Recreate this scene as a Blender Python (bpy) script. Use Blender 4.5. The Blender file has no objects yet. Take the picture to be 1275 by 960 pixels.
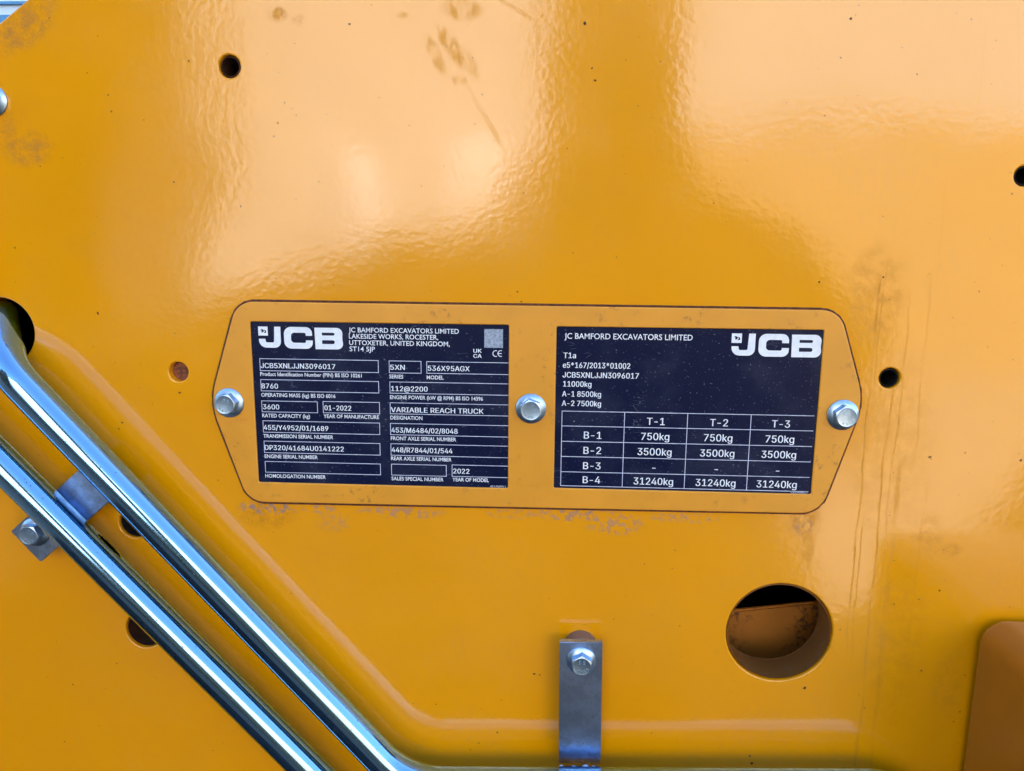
import bpy, bmesh, math, random
from mathutils import Vector, Matrix
from mathutils.geometry import tessellate_polygon

# ------------------------------------------------------------------ camera
scene = bpy.context.scene
R = math.radians
PITCH, YAW, ROLL = R(10.411), R(-3.098), R(-0.4525)
DIST, EYE = 0.40, 1.30                       # camera to steel plate, height above ground (metres)
FOCAL = 959.0 / 1275.0                       # focal length in picture widths
_f = Vector((math.sin(YAW) * math.cos(PITCH), math.cos(YAW) * math.cos(PITCH), -math.sin(PITCH)))
_r = Vector((math.cos(YAW), -math.sin(YAW), 0))
_d = _f.cross(_r)
RIGHT = math.cos(ROLL) * _r + math.sin(ROLL) * _d
DOWN = -math.sin(ROLL) * _r + math.cos(ROLL) * _d
EYEPOS = Vector((0, -DIST, EYE))
cam_d = bpy.data.cameras.new('camera')
cam_d.sensor_width = 36; cam_d.lens = 36 * FOCAL
cam_d.clip_start = 0.01; cam_d.clip_end = 3000
cam = bpy.data.objects.new('camera', cam_d)
scene.collection.objects.link(cam)
cam.matrix_world = Matrix(((RIGHT.x, -DOWN.x, -_f.x, EYEPOS.x), (RIGHT.y, -DOWN.y, -_f.y, EYEPOS.y),
                           (RIGHT.z, -DOWN.z, -_f.z, EYEPOS.z), (0, 0, 0, 1)))
scene.camera = cam

# ------------------------------------------------------------------ sky, sun, exposure
SUN_EL, SUN_AZ = 38.0, 22.0                  # sun stands behind the machine, a little to the right
world = bpy.data.worlds.new('World'); scene.world = world; world.use_nodes = True
wn = world.node_tree
sky = wn.nodes.new('ShaderNodeTexSky'); sky.sky_type = 'NISHITA'; sky.sun_disc = False
sky.sun_elevation = R(SUN_EL); sky.sun_rotation = R(SUN_AZ); sky.dust_density = 1.0
wn.links.new(sky.outputs[0], wn.nodes['Background'].inputs[0])
wn.nodes['Background'].inputs[1].default_value = 0.12
sun_d = bpy.data.lights.new('sun', 'SUN'); sun_d.energy = 4.8; sun_d.angle = R(0.5); sun_d.color = (1, 0.96, 0.90)
sun = bpy.data.objects.new('sun', sun_d); scene.collection.objects.link(sun)
_s = Vector((math.sin(R(SUN_AZ)) * math.cos(R(SUN_EL)), math.cos(R(SUN_AZ)) * math.cos(R(SUN_EL)), math.sin(R(SUN_EL))))
sun.rotation_euler = _s.to_track_quat('Z', 'Y').to_euler(); sun.location = (-2, 6, 6)
vs = scene.view_settings
vs.view_transform = 'Standard'; vs.look = 'None'; vs.gamma = 1; vs.use_curve_mapping = False
vs.exposure = 2.36
scene.cycles.max_bounces = 8

# ------------------------------------------------------------------ helpers
rng = random.Random(7)
C = scene.collection

def on(u, v, off=0.0):
    """Point of the machine side (off metres proud of the plate) measured at photo pixel u, v."""
    a = (u - 637.5) / 959.0; b = (v - 480.0) / 959.0
    w = RIGHT * a + DOWN * b + _f
    return EYEPOS + w * ((DIST - off) / w.y)

def link(name, mesh, mat=None, parent=None):
    o = bpy.data.objects.new(name, mesh); C.objects.link(o)
    if mat: mesh.materials.append(mat)
    if parent: o.parent = parent
    return o

def smooth(me, ang=35):
    me.polygons.foreach_set('use_smooth', [True] * len(me.polygons))
    me.set_sharp_from_angle(angle=R(ang)); me.update()
    return me

def from_bm(name, bm, ang=35):
    bmesh.ops.recalc_face_normals(bm, faces=bm.faces)
    me = bpy.data.meshes.new(name); bm.to_mesh(me); bm.free()
    return smooth(me, ang)

def thing(name, label, cat, loc=(0, 0, 0), rot=(0, 0, 0), group=None):
    o = bpy.data.objects.new(name, None); C.objects.link(o)
    o.empty_display_size = 0.02
    o.location = loc; o.rotation_euler = rot
    tag(o, label, cat, group)
    return o

def tag(o, label, cat, group=None):
    o['label'] = label; o['category'] = cat
    if group: o['group'] = group

def copy_thing(src, loc, rot, label):
    c = src.copy(); C.objects.link(c); c.location = loc; c.rotation_euler = rot; c['label'] = label
    for ch in list(src.children):
        k = ch.copy(); C.objects.link(k); k.parent = c
        for g in ch.children:
            q = g.copy(); C.objects.link(q); q.parent = k
    return c

def curve_mesh(name, loops, y_back, y_front, bevel, res=2):
    """Flat plate cut from closed loops of (x, z); the first is the outline, the rest are openings."""
    cu = bpy.data.curves.new(name, 'CURVE'); cu.dimensions = '2D'; cu.fill_mode = 'BOTH'
    for lp in loops:
        sp = cu.splines.new('POLY'); sp.points.add(len(lp) - 1); sp.use_cyclic_u = True
        for p, (x, z) in zip(sp.points, lp): p.co = (x, z, 0, 1)
    t = (y_back - y_front)
    cu.extrude = t / 2 - bevel; cu.bevel_depth = bevel; cu.bevel_resolution = res; cu.offset = -bevel
    tmp = bpy.data.objects.new(name, cu); C.objects.link(tmp)
    bpy.context.view_layer.update()
    me = bpy.data.meshes.new_from_object(tmp.evaluated_get(bpy.context.evaluated_depsgraph_get()))
    bpy.data.objects.remove(tmp); bpy.data.curves.remove(cu)
    mid = (y_back + y_front) / 2
    me.transform(Matrix(((1, 0, 0, 0), (0, 0, -1, mid), (0, 1, 0, 0), (0, 0, 0, 1))))
    me.materials.clear()
    bm = bmesh.new(); bm.from_mesh(me); bmesh.ops.remove_doubles(bm, verts=bm.verts, dist=1e-6); bm.to_mesh(me); bm.free()
    me.name = name
    smooth(me, 25)
    for p in me.polygons:                          # broad flat faces keep their own flat normals
        if abs(p.normal.y) > 0.9995: p.use_smooth = False
    me.update()
    return me

def circle(cx, cz, r, n=48):
    return [(cx + r * math.cos(2 * math.pi * k / n), cz + r * math.sin(2 * math.pi * k / n)) for k in range(n)]

def rounded(pts, radii, n=10):
    """Polygon with rounded corners."""
    out = []; m = len(pts)
    for i, p in enumerate(pts):
        a = Vector(pts[i - 1]); b = Vector(p); c = Vector(pts[(i + 1) % m])
        r = radii[i] if isinstance(radii, (list, tuple)) else radii
        if r <= 0: out.append(tuple(b)); continue
        u = (a - b).normalized(); w = (c - b).normalized()
        half = math.acos(max(-1, min(1, u.dot(w)))) / 2
        dist = r / math.tan(half)
        s, e = b + u * dist, b + w * dist
        o = b + (u + w).normalized() * (r / math.sin(half))
        a0 = math.atan2(s.y - o.y, s.x - o.x); a1 = math.atan2(e.y - o.y, e.x - o.x)
        d = (a1 - a0 + math.pi) % (2 * math.pi) - math.pi
        for k in range(n + 1):
            t = a0 + d * k / n
            out.append((o.x + r * math.cos(t), o.y + r * math.sin(t)))
    return out

def fillet_path(pts, radii, n=14):
    out = [Vector(pts[0])]
    for i in range(1, len(pts) - 1):
        a, b, c = Vector(pts[i - 1]), Vector(pts[i]), Vector(pts[i + 1])
        u = (a - b).normalized(); w = (c - b).normalized(); r = radii[i - 1]
        half = u.angle(w) / 2; dist = r / math.tan(half)
        s = b + u * dist; o = b + (u + w).normalized() * (r / math.sin(half))
        v0 = s - o; v1 = (b + w * dist) - o; ang = v0.angle(v1); ax = v0.cross(v1).normalized()
        for k in range(n + 1): out.append(o + Matrix.Rotation(ang * k / n, 3, ax) @ v0)
    out.append(Vector(pts[-1])); return out

def sweep(name, path, r, n=40):
    bm = bmesh.new(); rings = []
    t = (path[1] - path[0]).normalized(); nrm = t.orthogonal().normalized()
    for i, p in enumerate(path):
        t2 = ((path[min(i + 1, len(path) - 1)] - path[max(i - 1, 0)])).normalized()
        q = t.rotation_difference(t2); nrm = (q @ nrm).normalized(); t = t2
        b = t.cross(nrm)
        rings.append([bm.verts.new(p + r * (math.cos(2 * math.pi * k / n) * nrm + math.sin(2 * math.pi * k / n) * b)) for k in range(n)])
    for a, b in zip(rings, rings[1:]):
        for k in range(n): bm.faces.new((a[k], a[(k + 1) % n], b[(k + 1) % n], b[k]))
    bm.faces.new(rings[0]); bm.faces.new(rings[-1])
    return from_bm(name, bm, 50)

def lathe(bm, prof, n=40):
    rings = [[bm.verts.new((r * math.cos(2 * math.pi * k / n), r * math.sin(2 * math.pi * k / n), z)) for k in range(n)] for r, z in prof]
    for a, b in zip(rings, rings[1:]):
        for k in range(n): bm.faces.new((a[k], a[(k + 1) % n], b[(k + 1) % n], b[k]))
    return rings

# ------------------------------------------------------------------ materials
class Nodes:
    def __init__(self, name):
        self.mat = bpy.data.materials.new(name); self.mat.use_nodes = True
        self.nt = self.mat.node_tree; self.bsdf = self.nt.nodes['Principled BSDF']
        tc = self.nt.nodes.new('ShaderNodeTexCoord'); self.co = tc.outputs['Object']
        sep = self.nt.nodes.new('ShaderNodeSeparateXYZ'); self.nt.links.new(self.co, sep.inputs[0])
        self.x, self.y, self.z = sep.outputs
    def put(self, sock, v):
        if isinstance(v, bpy.types.NodeSocket): self.nt.links.new(v, sock)
        elif isinstance(v, (tuple, list)) and len(v) == 3 and sock.type == 'RGBA': sock.default_value = (*v, 1)
        else: sock.default_value = v
    def m(self, op, a, b=0.0, c=0.0, clamp=False):
        n = self.nt.nodes.new('ShaderNodeMath'); n.operation = op; n.use_clamp = clamp
        self.put(n.inputs[0], a); self.put(n.inputs[1], b); self.put(n.inputs[2], c)
        return n.outputs[0]
    def mix(self, f, a, b, mode='MIX'):
        n = self.nt.nodes.new('ShaderNodeMix'); n.data_type = 'RGBA'; n.blend_type = mode
        self.put(n.inputs[0], f); self.put(n.inputs[6], a); self.put(n.inputs[7], b)
        return n.outputs[2]
    def noise(self, scale, detail=3, rough=0.55, vec=None, dist=0.0):
        n = self.nt.nodes.new('ShaderNodeTexNoise')
        self.put(n.inputs['Scale'], scale); self.put(n.inputs['Detail'], detail); self.put(n.inputs['Roughness'], rough)
        self.put(n.inputs['Distortion'], dist); self.nt.links.new(vec or self.co, n.inputs['Vector'])
        return n.outputs[0]
    def vor(self, scale, vec=None, feature='F1'):
        n = self.nt.nodes.new('ShaderNodeTexVoronoi'); n.feature = feature
        self.put(n.inputs['Scale'], scale); self.nt.links.new(vec or self.co, n.inputs['Vector'])
        return n.outputs[0]
    def stretch(self, sx, sy, sz):
        n = self.nt.nodes.new('ShaderNodeVectorMath'); n.operation = 'MULTIPLY'
        self.nt.links.new(self.co, n.inputs[0]); n.inputs[1].default_value = (sx, sy, sz)
        return n.outputs[0]
    def ramp(self, v, lo, hi):
        n = self.nt.nodes.new('ShaderNodeMapRange'); n.interpolation_type = 'SMOOTHSTEP'
        self.put(n.inputs['Value'], v); n.inputs['From Min'].default_value = lo; n.inputs['From Max'].default_value = hi
        return n.outputs[0]
    def bump(self, h, dist, normal=None, strength=1.0):
        n = self.nt.nodes.new('ShaderNodeBump'); n.inputs['Strength'].default_value = strength
        n.inputs['Distance'].default_value = dist
        self.put(n.inputs['Height'], h)
        if normal: self.nt.links.new(normal, n.inputs['Normal'])
        return n.outputs[0]
    def spot(self, cx, cz, rx, rz, ang=0.0):
        """Soft elliptical patch on the plate; 1 inside, 0 outside."""
        dx = self.m('SUBTRACT', self.x, cx); dz = self.m('SUBTRACT', self.z, cz)
        ca, sa = math.cos(ang), math.sin(ang)
        u = self.m('ADD', self.m('MULTIPLY', dx, ca / rx), self.m('MULTIPLY', dz, sa / rx))
        v = self.m('ADD', self.m('MULTIPLY', dx, -sa / rz), self.m('MULTIPLY', dz, ca / rz))
        return self.ramp(self.m('ADD', self.m('MULTIPLY', u, u), self.m('MULTIPLY', v, v)), 1.3, 0.15)
    def set(self, **kw):
        for k, v in kw.items(): self.put(self.bsdf.inputs[k.replace('_', ' ')], v)
        return self.mat

def simple(name, col, rough=0.5, metal=0.0, var=0.12, scale=60, bump=0.0, bscale=300, spec=0.5):
    n = Nodes(name)
    f = n.ramp(n.noise(scale, 4), 0.35, 0.65)
    n.set(Base_Color=n.mix(f, tuple(c * (1 - var) for c in col), tuple(min(1, c * (1 + var)) for c in col)), Metallic=metal,
          Roughness=n.m('ADD', n.m('MULTIPLY', f, 0.08), rough), Specular_IOR_Level=spec)
    if bump: n.set(Normal=n.bump(n.noise(bscale, 3), bump))
    return n.mat

YELLOW = (0.87, 0.358, 0.0004)

def px_spot(n, u, v, ru, rv, ang=0.0):
    p = on(u, v); k = 0.00043
    return n.spot(p.x, p.z, ru * k, rv * k, ang)

def paint_plate():
    n = Nodes('yellow_gloss_paint')
    fine = n.noise(900, 5, 0.7)
    col = n.mix(n.ramp(n.noise(9, 3), 0.3, 0.7), YELLOW, tuple(c * 0.94 for c in YELLOW))
    # tiny dark specks of debris
    sp = n.vor(150); spn = n.noise(33, 2)
    specks = n.m('MULTIPLY', n.ramp(sp, 0.10, 0.04), n.ramp(spn, 0.60, 0.66))
    # dust and rust-brown smudges, each where it sits on the plate
    rust = None
    for u, v, ru, rv, a, s in [(35, 185, 34, 22, 0.1, .75), (30, 32, 52, 24, 0.6, .85), (8, 170, 22, 30, 0.0, .5),
                               (330, 640, 46, 22, 0.0, .55), (1002, 650, 26, 22, 0.0, .55), (1005, 680, 10, 36, 0.0, .4), (1155, 665, 22, 34, 0.2, .35),
                               (1185, 685, 16, 10, 0.0, .5), (1090, 370, 38, 66, 0.0, .40), (1110, 560, 60, 130, 0.0, .22), (1115, 800, 40, 120, 0.0, .22),
                               (1180, 850, 22, 60, 0, .22), (345, 18, 13, 10, 0, .6), (372, 26, 10, 8, 0, .35)]:
        k = n.m('MULTIPLY', px_spot(n, u, v, ru, rv, a), s)
        rust = k if rust is None else n.m('MAXIMUM', rust, k)
    rust = n.m('MULTIPLY', rust, n.ramp(n.m('ADD', n.m('MULTIPLY', fine, 0.6), n.m('MULTIPLY', n.noise(140, 4, 0.6), 0.6)), 0.50, 0.72))
    # greasy finger marks
    grease = None
    for u, v, ru, rv, a, s in [(575, 12, 26, 13, -0.1, .8), (542, 68, 8, 26, 0.45, .8), (562, 58, 10, 32, 0.6, .9), (585, 78, 8, 22, 0.5, .5), (500, 19, 8, 4, 0, .6),
                               (347, 18, 8, 7, 0, .8), (640, 10, 30, 3, -0.5, .4), (607, 150, 4, 50, 0.55, .35), (572, 100, 10, 6, 0, .6)]:
        k = n.m('MULTIPLY', px_spot(n, u, v, ru, rv, a), s)
        grease = k if grease is None else n.m('MAXIMUM', grease, k)
    grease = n.m('MULTIPLY', grease, n.ramp(n.noise(120, 5, 0.7, vec=n.stretch(1.6, 1, 0.6)), 0.34, 0.66))
    # thin brown run marks down the right-hand side
    runs = None
    wob = n.m('MULTIPLY', n.m('SUBTRACT', n.noise(22, 2, vec=n.stretch(2.2, 1, 1)), 0.5), 0.007)
    brk = n.ramp(n.noise(220, 3, vec=n.stretch(1, 1, 0.25)), 0.34, 0.58)
    for u, v0, v1, w, s in [(1076, 330, 790, 2.2, .8), (1096, 325, 480, 1.8, .75), (1088, 470, 950, 2.4, .7), (1104, 560, 940, 4.5, .45), (1117, 360, 700, 1.8, .45),
                            (1150, 330, 560, 1.8, .35), (1176, 200, 330, 1.4, .3), (1068, 640, 800, 2.0, .6), (1143, 590, 800, 1.6, .3), (1222, 20, 100, 1.6, .3), (668, 10, 50, 2.0, .5)]:
        p0 = on(u, v0); p1 = on(u, v1); w *= 0.00043
        vm = (v0 + v1) / 2; xm = on(u, vm).x
        dx = n.m('ABSOLUTE', n.m('ADD', n.m('SUBTRACT', n.x, xm), wob))
        k = n.m('MULTIPLY', n.ramp(dx, w * 1.0, w * 0.1), s)
        k = n.m('MULTIPLY', k, n.m('MULTIPLY', n.ramp(n.z, p0.z + 0.004, p0.z - 0.012), n.ramp(n.z, p1.z - 0.02, p1.z + 0.01)))
        runs = k if runs is None else n.m('MAXIMUM', runs, k)
    runs = n.m('MULTIPLY', runs, n.m('MULTIPLY', n.m('ADD', n.m('MULTIPLY', brk, 0.75), 0.25), n.ramp(n.noise(800, 3, 0.7), 0.30, 0.58)))
    # grey-violet scuffs where the paint is rubbed under the data plate
    scuff = None
    for u, v, ru, rv, a, s in [(335, 632, 44, 10, 0.0, 1.), (398, 634, 26, 6, 0, .7), (500, 638, 60, 9, 0, .65), (415, 650, 26, 14, 0, .35), (720, 640, 60, 12, 0, .8), (765, 652, 40, 16, 0, .6), (640, 640, 40, 8, 0, .4), (850, 645, 50, 8, 0, .5),
                               (1000, 655, 16, 12, 0, .5), (700, 430, 1, 1, 0, 0)]:
        k = n.m('MULTIPLY', px_spot(n, u, v, ru, rv, a), s)
        scuff = k if scuff is None else n.m('MAXIMUM', scuff, k)
    scuff = n.m('MULTIPLY', scuff, n.ramp(n.noise(260, 5, 0.7), 0.47, 0.57))
    film = n.ramp(n.noise(14, 6, 0.65), 0.42, 0.72)
    veil = n.m('MULTIPLY', film, n.ramp(n.noise(420, 3, 0.6, vec=n.stretch(1, 1, 0.35)), 0.30, 0.70))
    col = n.mix(n.m('MULTIPLY', veil, 0.09), col, (0.50, 0.33, 0.17))
    col = n.mix(n.m('MULTIPLY', n.ramp(n.noise(4, 2), 0.35, 0.65), 0.10), col, (0.62, 0.22, 0.002))
    col = n.mix(n.m('MULTIPLY', rust, 0.62), col, (0.22, 0.075, 0.02))
    col = n.mix(n.m('MULTIPLY', grease, 0.24), col, (0.33, 0.16, 0.03))
    col = n.mix(n.m('MULTIPLY', runs, 0.46), col, (0.26, 0.10, 0.025))
    col = n.mix(n.m('MULTIPLY', scuff, 0.75), col, (0.22, 0.17, 0.20))
    col = n.mix(n.m('MULTIPLY', specks, 0.85), col, (0.05, 0.02, 0.01))
    dirt = n.m('ADD', n.m('ADD', rust, grease), n.m('ADD', runs, scuff), clamp=True)
    # dusty film that dulls the gloss in places
    h1 = n.noise(7.5, 0.0, 0.0)
    nrm = n.bump(h1, 0.0008)
    nrm = n.bump(n.noise(13, 0.0, 0.0), 0.0005, nrm)
    nrm = n.bump(n.noise(27, 0.5, 0.3), 0.00022, nrm)
    nrm = n.bump(n.noise(285, 1.5, 0.5, dist=0.3), 0.000044, nrm)
    n.set(Base_Color=col, Roughness=0.55, Specular_IOR_Level=0.0, Normal=nrm)
    n.set(Coat_Weight=n.m('SUBTRACT', 1.0, n.m('MULTIPLY', dirt, 0.7)), Coat_Roughness=n.m('ADD', n.m('MULTIPLY', film, 0.04), n.m('ADD', 0.105, n.m('MULTIPLY', dirt, 0.3))),
          Coat_IOR=1.70, Coat_Normal=nrm)
    return n.mat

def paint_satin(name, col=YELLOW, dirt_amt=0.5, rough=0.38, coat=0.35, tint=(0.22, 0.08, 0.03), thr=0.56):
    n = Nodes(name)
    grit = n.m('MULTIPLY', n.ramp(n.noise(240, 5, 0.7), thr, thr + 0.12), n.ramp(n.noise(24, 3), thr - 0.11, thr + 0.06))
    c = n.mix(n.ramp(n.noise(30, 3), 0.3, 0.7), col, tuple(x * 0.9 for x in col))
    c = n.mix(n.m('MULTIPLY', grit, dirt_amt), c, tint)
    nrm = n.bump(n.noise(230, 2, 0.5), 0.00001)
    n.set(Base_Color=c, Roughness=rough, Coat_Weight=coat, Coat_Roughness=0.22, Coat_IOR=1.6, Normal=nrm, Coat_Normal=nrm)
    return n.mat

def zinc(name, col, rough, blotch=0.0, scratch=0.0):
    n = Nodes(name)
    b = n.ramp(n.noise(38, 6, 0.68), 0.40, 0.62)
    f = n.noise(900, 3, 0.6)
    c = n.mix(n.m('MULTIPLY', b, blotch), col, tuple(x * 0.45 for x in col))
    pits = n.m('MULTIPLY', n.ramp(n.vor(360), 0.17, 0.07), n.ramp(n.noise(60, 3), 0.46, 0.58))
    c = n.mix(n.m('MULTIPLY', pits, scratch), c, (0.10, 0.09, 0.08))
    r = n.m('ADD', rough, n.m('ADD', n.m('MULTIPLY', b, 0.12 * blotch), n.m('MULTIPLY', pits, 0.3)))
    n.set(Base_Color=c, Metallic=1.0, Roughness=r, Normal=n.bump(f, 0.000001 + 0.000008 * blotch))
    return n.mat

M_PLATE = paint_plate()
M_FRAME = paint_satin('yellow_satin_paint', (0.80, 0.34, 0.02), 0.6, 0.42, 0.22)
M_BOX = paint_satin('brown_stained_yellow_paint', (0.36, 0.12, 0.006), 0.35, 0.40, 0.7)  # darker, browner base than the plate's yellow
M_INNER = paint_satin('dusty_yellow_paint', (0.62, 0.22, 0.02), 0.75, 0.6, 0.1, (0.07, 0.025, 0.014), 0.49)
M_BOSS = paint_satin('dusty_boss_paint', (0.20, 0.12, 0.09), 0.7, 0.6, 0.1, (0.16, 0.12, 0.15))
M_HOLE_SHADE = simple('dark_brown_primer', (0.06, 0.024, 0.012), 0.7, var=0.3, scale=200)  # brown tone painting the shade inside two small holes
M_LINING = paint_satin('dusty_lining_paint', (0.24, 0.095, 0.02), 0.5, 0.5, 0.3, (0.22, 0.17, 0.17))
M_DARK = simple('dark_oily_steel', (0.012, 0.011, 0.012), 0.7)  # near-black tone standing for the unlit inside of the holes
M_GRIME_SHADE = simple('packed_brown_grime', (0.11, 0.036, 0.016), 0.85, var=0.4, scale=500)
M_RUST = simple('rusty_steel', (0.20, 0.065, 0.03), 0.7, var=0.5, scale=500, bump=0.0003, bscale=700)
M_PIPE = zinc('blue_zinc_plated_tube', (0.25, 0.49, 0.76), 0.10, 0.0, 1.0)
M_STRAP = zinc('weathered_zinc_strap', (0.44, 0.58, 0.82), 0.34, 0.95, 0.8)
M_BOLT = zinc('zinc_plated_bolt', (0.45, 0.63, 0.82), 0.33, 0.55, 0.5)
M_WELD = zinc('bright_weld_metal', (0.50, 0.62, 0.74), 0.28, 0.5, 0.0)
M_PRINT = simple('silver_white_print', (0.82, 0.89, 0.97), 0.45, var=0.05, scale=400)
M_PRINT2 = simple('thin_silver_print', (0.62, 0.68, 0.86), 0.45, var=0.10, scale=400)

def label_mat():
    n = Nodes('navy_black_label_film')
    v = n.vor(260); g = n.noise(45, 3)
    dots = n.m('MAXIMUM', n.m('MULTIPLY', n.ramp(v, 0.15, 0.05), n.ramp(g, 0.50, 0.66)), n.m('MULTIPLY', n.ramp(n.noise(900, 2, 0.6), 0.66, 0.72), 0.6))
    fib = n.m('MULTIPLY', n.ramp(n.vor(190, n.stretch(0.5, 1, 1.6), 'DISTANCE_TO_EDGE'), 0.012, 0.003), n.ramp(n.noise(75, 2), 0.63, 0.68))
    d = n.m('MAXIMUM', n.m('MULTIPLY', dots, 0.5), n.m('MULTIPLY', fib, 0.45))
    haze = n.m('MULTIPLY', n.ramp(n.noise(30, 4, 0.6), 0.42, 0.75), 0.05)
    c = n.mix(n.m('ADD', d, haze, clamp=True), (0.0035, 0.0075, 0.036), (0.34, 0.38, 0.46))
    n.set(Base_Color=c, Roughness=0.32, Specular_IOR_Level=0.15, Coat_Weight=0.0, Normal=n.bump(n.noise(260, 2), 0.000008))
    return n.mat
M_LABEL = label_mat()

# ------------------------------------------------------------------ ground, yard props added for light and reflections, plus the shed behind
def sheet(name, x0, x1, y0, y1, z, mat):
    me = bpy.data.meshes.new(name)
    me.from_pydata([(x0, y0, z), (x1, y0, z), (x1, y1, z), (x0, y1, z)], [], [(0, 1, 2, 3)])
    o = link(name, me, mat); o['kind'] = 'structure'
    return o

def box_bm(bm, x0, x1, y0, y1, z0, z1):
    vs_ = [bm.verts.new((x, y, z)) for x in (x0, x1) for y in (y0, y1) for z in (z0, z1)]
    for f in ((0, 1, 3, 2), (4, 6, 7, 5), (0, 4, 5, 1), (2, 3, 7, 6), (0, 2, 6, 4), (1, 5, 7, 3)): bm.faces.new([vs_[i] for i in f])

M_ASPHALT = simple('yard_asphalt', (0.020, 0.020, 0.020), 0.9, var=0.3, scale=3, spec=0.05)
M_CONC = simple('pale_concrete', (0.42, 0.37, 0.31), 0.8, var=0.12, scale=2)
sheet('ground', -600, 600, -600, 600, 0, M_ASPHALT)
me = bpy.data.meshes.new('concrete_pavement')
me.from_pydata([(x, y, 0.004) for x, y in ((0.95, -2.15), (1.35, -2.35), (2.3, -3.5), (6.2, -8.3), (2.4, -8.3), (2.1, -7.0))], [], [(5, 4, 3, 2, 1, 0)])
o = link('concrete_pavement', me, M_CONC); o['kind'] = 'structure'  # pale ground patch added for the warm reflection on the right

def at_az(az, dist): return (dist * math.sin(R(az)), -DIST - dist * math.cos(R(az)))
def building(name, label, cat, x0, x1, y_face, depth, height, wall_m, roof_m):
    b = thing(name, label, cat, ((x0 + x1) / 2, y_face, 0))
    bm = bmesh.new(); box_bm(bm, x0, x1, y_face - depth, y_face, 0, height)
    child('wall', from_bm('wall', bm), wall_m, b)
    bm = bmesh.new(); box_bm(bm, x0 - 0.2, x1 + 0.2, y_face - depth - 0.2, y_face + 0.2, height + 0.002, height + 0.16)
    child('roof', from_bm('roof', bm), roof_m, b)
    return b
def child(name, me, mat, root):
    o = link(name, me, mat, root); o.matrix_parent_inverse = Matrix.Translation(-root.location); return o
M_RENDER = simple('cream_render', (0.58, 0.56, 0.545), 0.85, var=0.05, scale=1)
M_TAN = simple('tan_brick_plinth', (0.42, 0.29, 0.18), 0.85, var=0.08, scale=3)
M_BARN = simple('dark_barn_boards', (0.014, 0.012, 0.010), 0.9, var=0.3, scale=2, spec=0.05)
M_SLATE = simple('slate_roof', (0.07, 0.07, 0.08), 0.7)
building('workshop', 'cream rendered workshop across the yard', 'building', -5.2, -0.1, -8.5, 5, 5.2, M_RENDER, M_SLATE)  # bright facades put in to light the plate and fill its reflections
ws = building('workshop', 'wide cream rendered workshop beyond the concrete', 'building', 1.3, 9.0, -8.5, 5, 5.2, M_RENDER, M_SLATE)
bm = bmesh.new(); box_bm(bm, 1.28, 9.02, -8.6, -8.44, 0, 2.6); child('plinth', from_bm('plinth', bm), M_TAN, ws)
building('barn', 'dark boarded barn at the side of the yard', 'building', -14, -5.3, -8.0, 6, 5.6, M_BARN, M_SLATE)  # dark blocks added to keep the side and gap of the reflection dark
building('barn', 'dark boarded barn between the workshops', 'building', -0.3, 1.5, -10.5, 1.5, 6.5, M_BARN, M_SLATE)

M_LEAF = simple('dark_hedge_leaves', (0.018, 0.017, 0.013), 0.9, var=0.5, scale=9, spec=0.05)
def added_bush(name, label, cat, x, y, prof, ky=1.0, seed=1):
    rg = random.Random(seed); bm = bmesh.new(); lathe(bm, prof, 28)
    for v in bm.verts:
        k = 1 + rg.uniform(-0.10, 0.10); v.co.x *= k; v.co.y *= k * ky
    bm.verts.ensure_lookup_table(); bm.faces.new(bm.verts[-28:])
    o = link(name, from_bm(name, bm, 20), M_LEAF); o.location = (x, y, 0); tag(o, label, cat); return o
added_bush('bush', 'dark tall bell-shaped bush in the yard', 'bush', 0.42, -5.0, [(1.7, 0), (1.9, 0.7), (1.4, 1.15), (1.05, 1.4), (0.62, 1.7), (0.44, 2.0), (0.36, 2.8), (0.2, 3.3)], 0.5)  # unseen shrub added for the dark middle of the reflection
for i, (x, h) in enumerate([(-3.9, 0.60), (-3.0, 0.75), (-2.2, 1.0), (-1.4, 1.25)]):
    o = added_bush('bush', ['low dark bush beside the barn', 'low dark bush before the workshop', 'low dark bush in the middle of the row', 'low dark bush at the end of the row'][i], 'bush', x, -6.0, [(0.55, 0), (0.8, h * 0.4), (0.75, h * 0.75), (0.5, h * 0.95), (0.15, h * 1.03)], 0.8, 5 + i)  # low shrubs added to bound the bright reflection from below
M_CLAD = simple('white_cladding', (0.82, 0.84, 0.86), 0.6, var=0.03, scale=2)
M_BLUE = simple('blue_trim', (0.10, 0.30, 0.50), 0.5)
FAR = -9.0
w0 = on(-60, 60, FAR); shed = thing('shed', 'white clad building with a blue trim behind the top left corner', 'building', (-9.0, 9.0, 0))
bm = bmesh.new(); box_bm(bm, -16, -4.5, 9.0, 14, 0, on(10, -60, FAR).z); child('wall', from_bm('wall', bm), M_CLAD, shed)
for nm, va, vb, mt in (('gutter', 3.2, 6.5, M_BLUE), ('window_band', 20, 48, M_BLUE)):
    bm = bmesh.new(); box_bm(bm, -15.9, -4.6, 8.95, 8.998, on(8, vb, FAR).z, on(8, va, FAR).z); child(nm, from_bm(nm, bm), mt, shed)
M_WRAP = simple('white_bale_wrap', (0.84, 0.82, 0.80), 0.6, var=0.03, scale=4)
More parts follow.
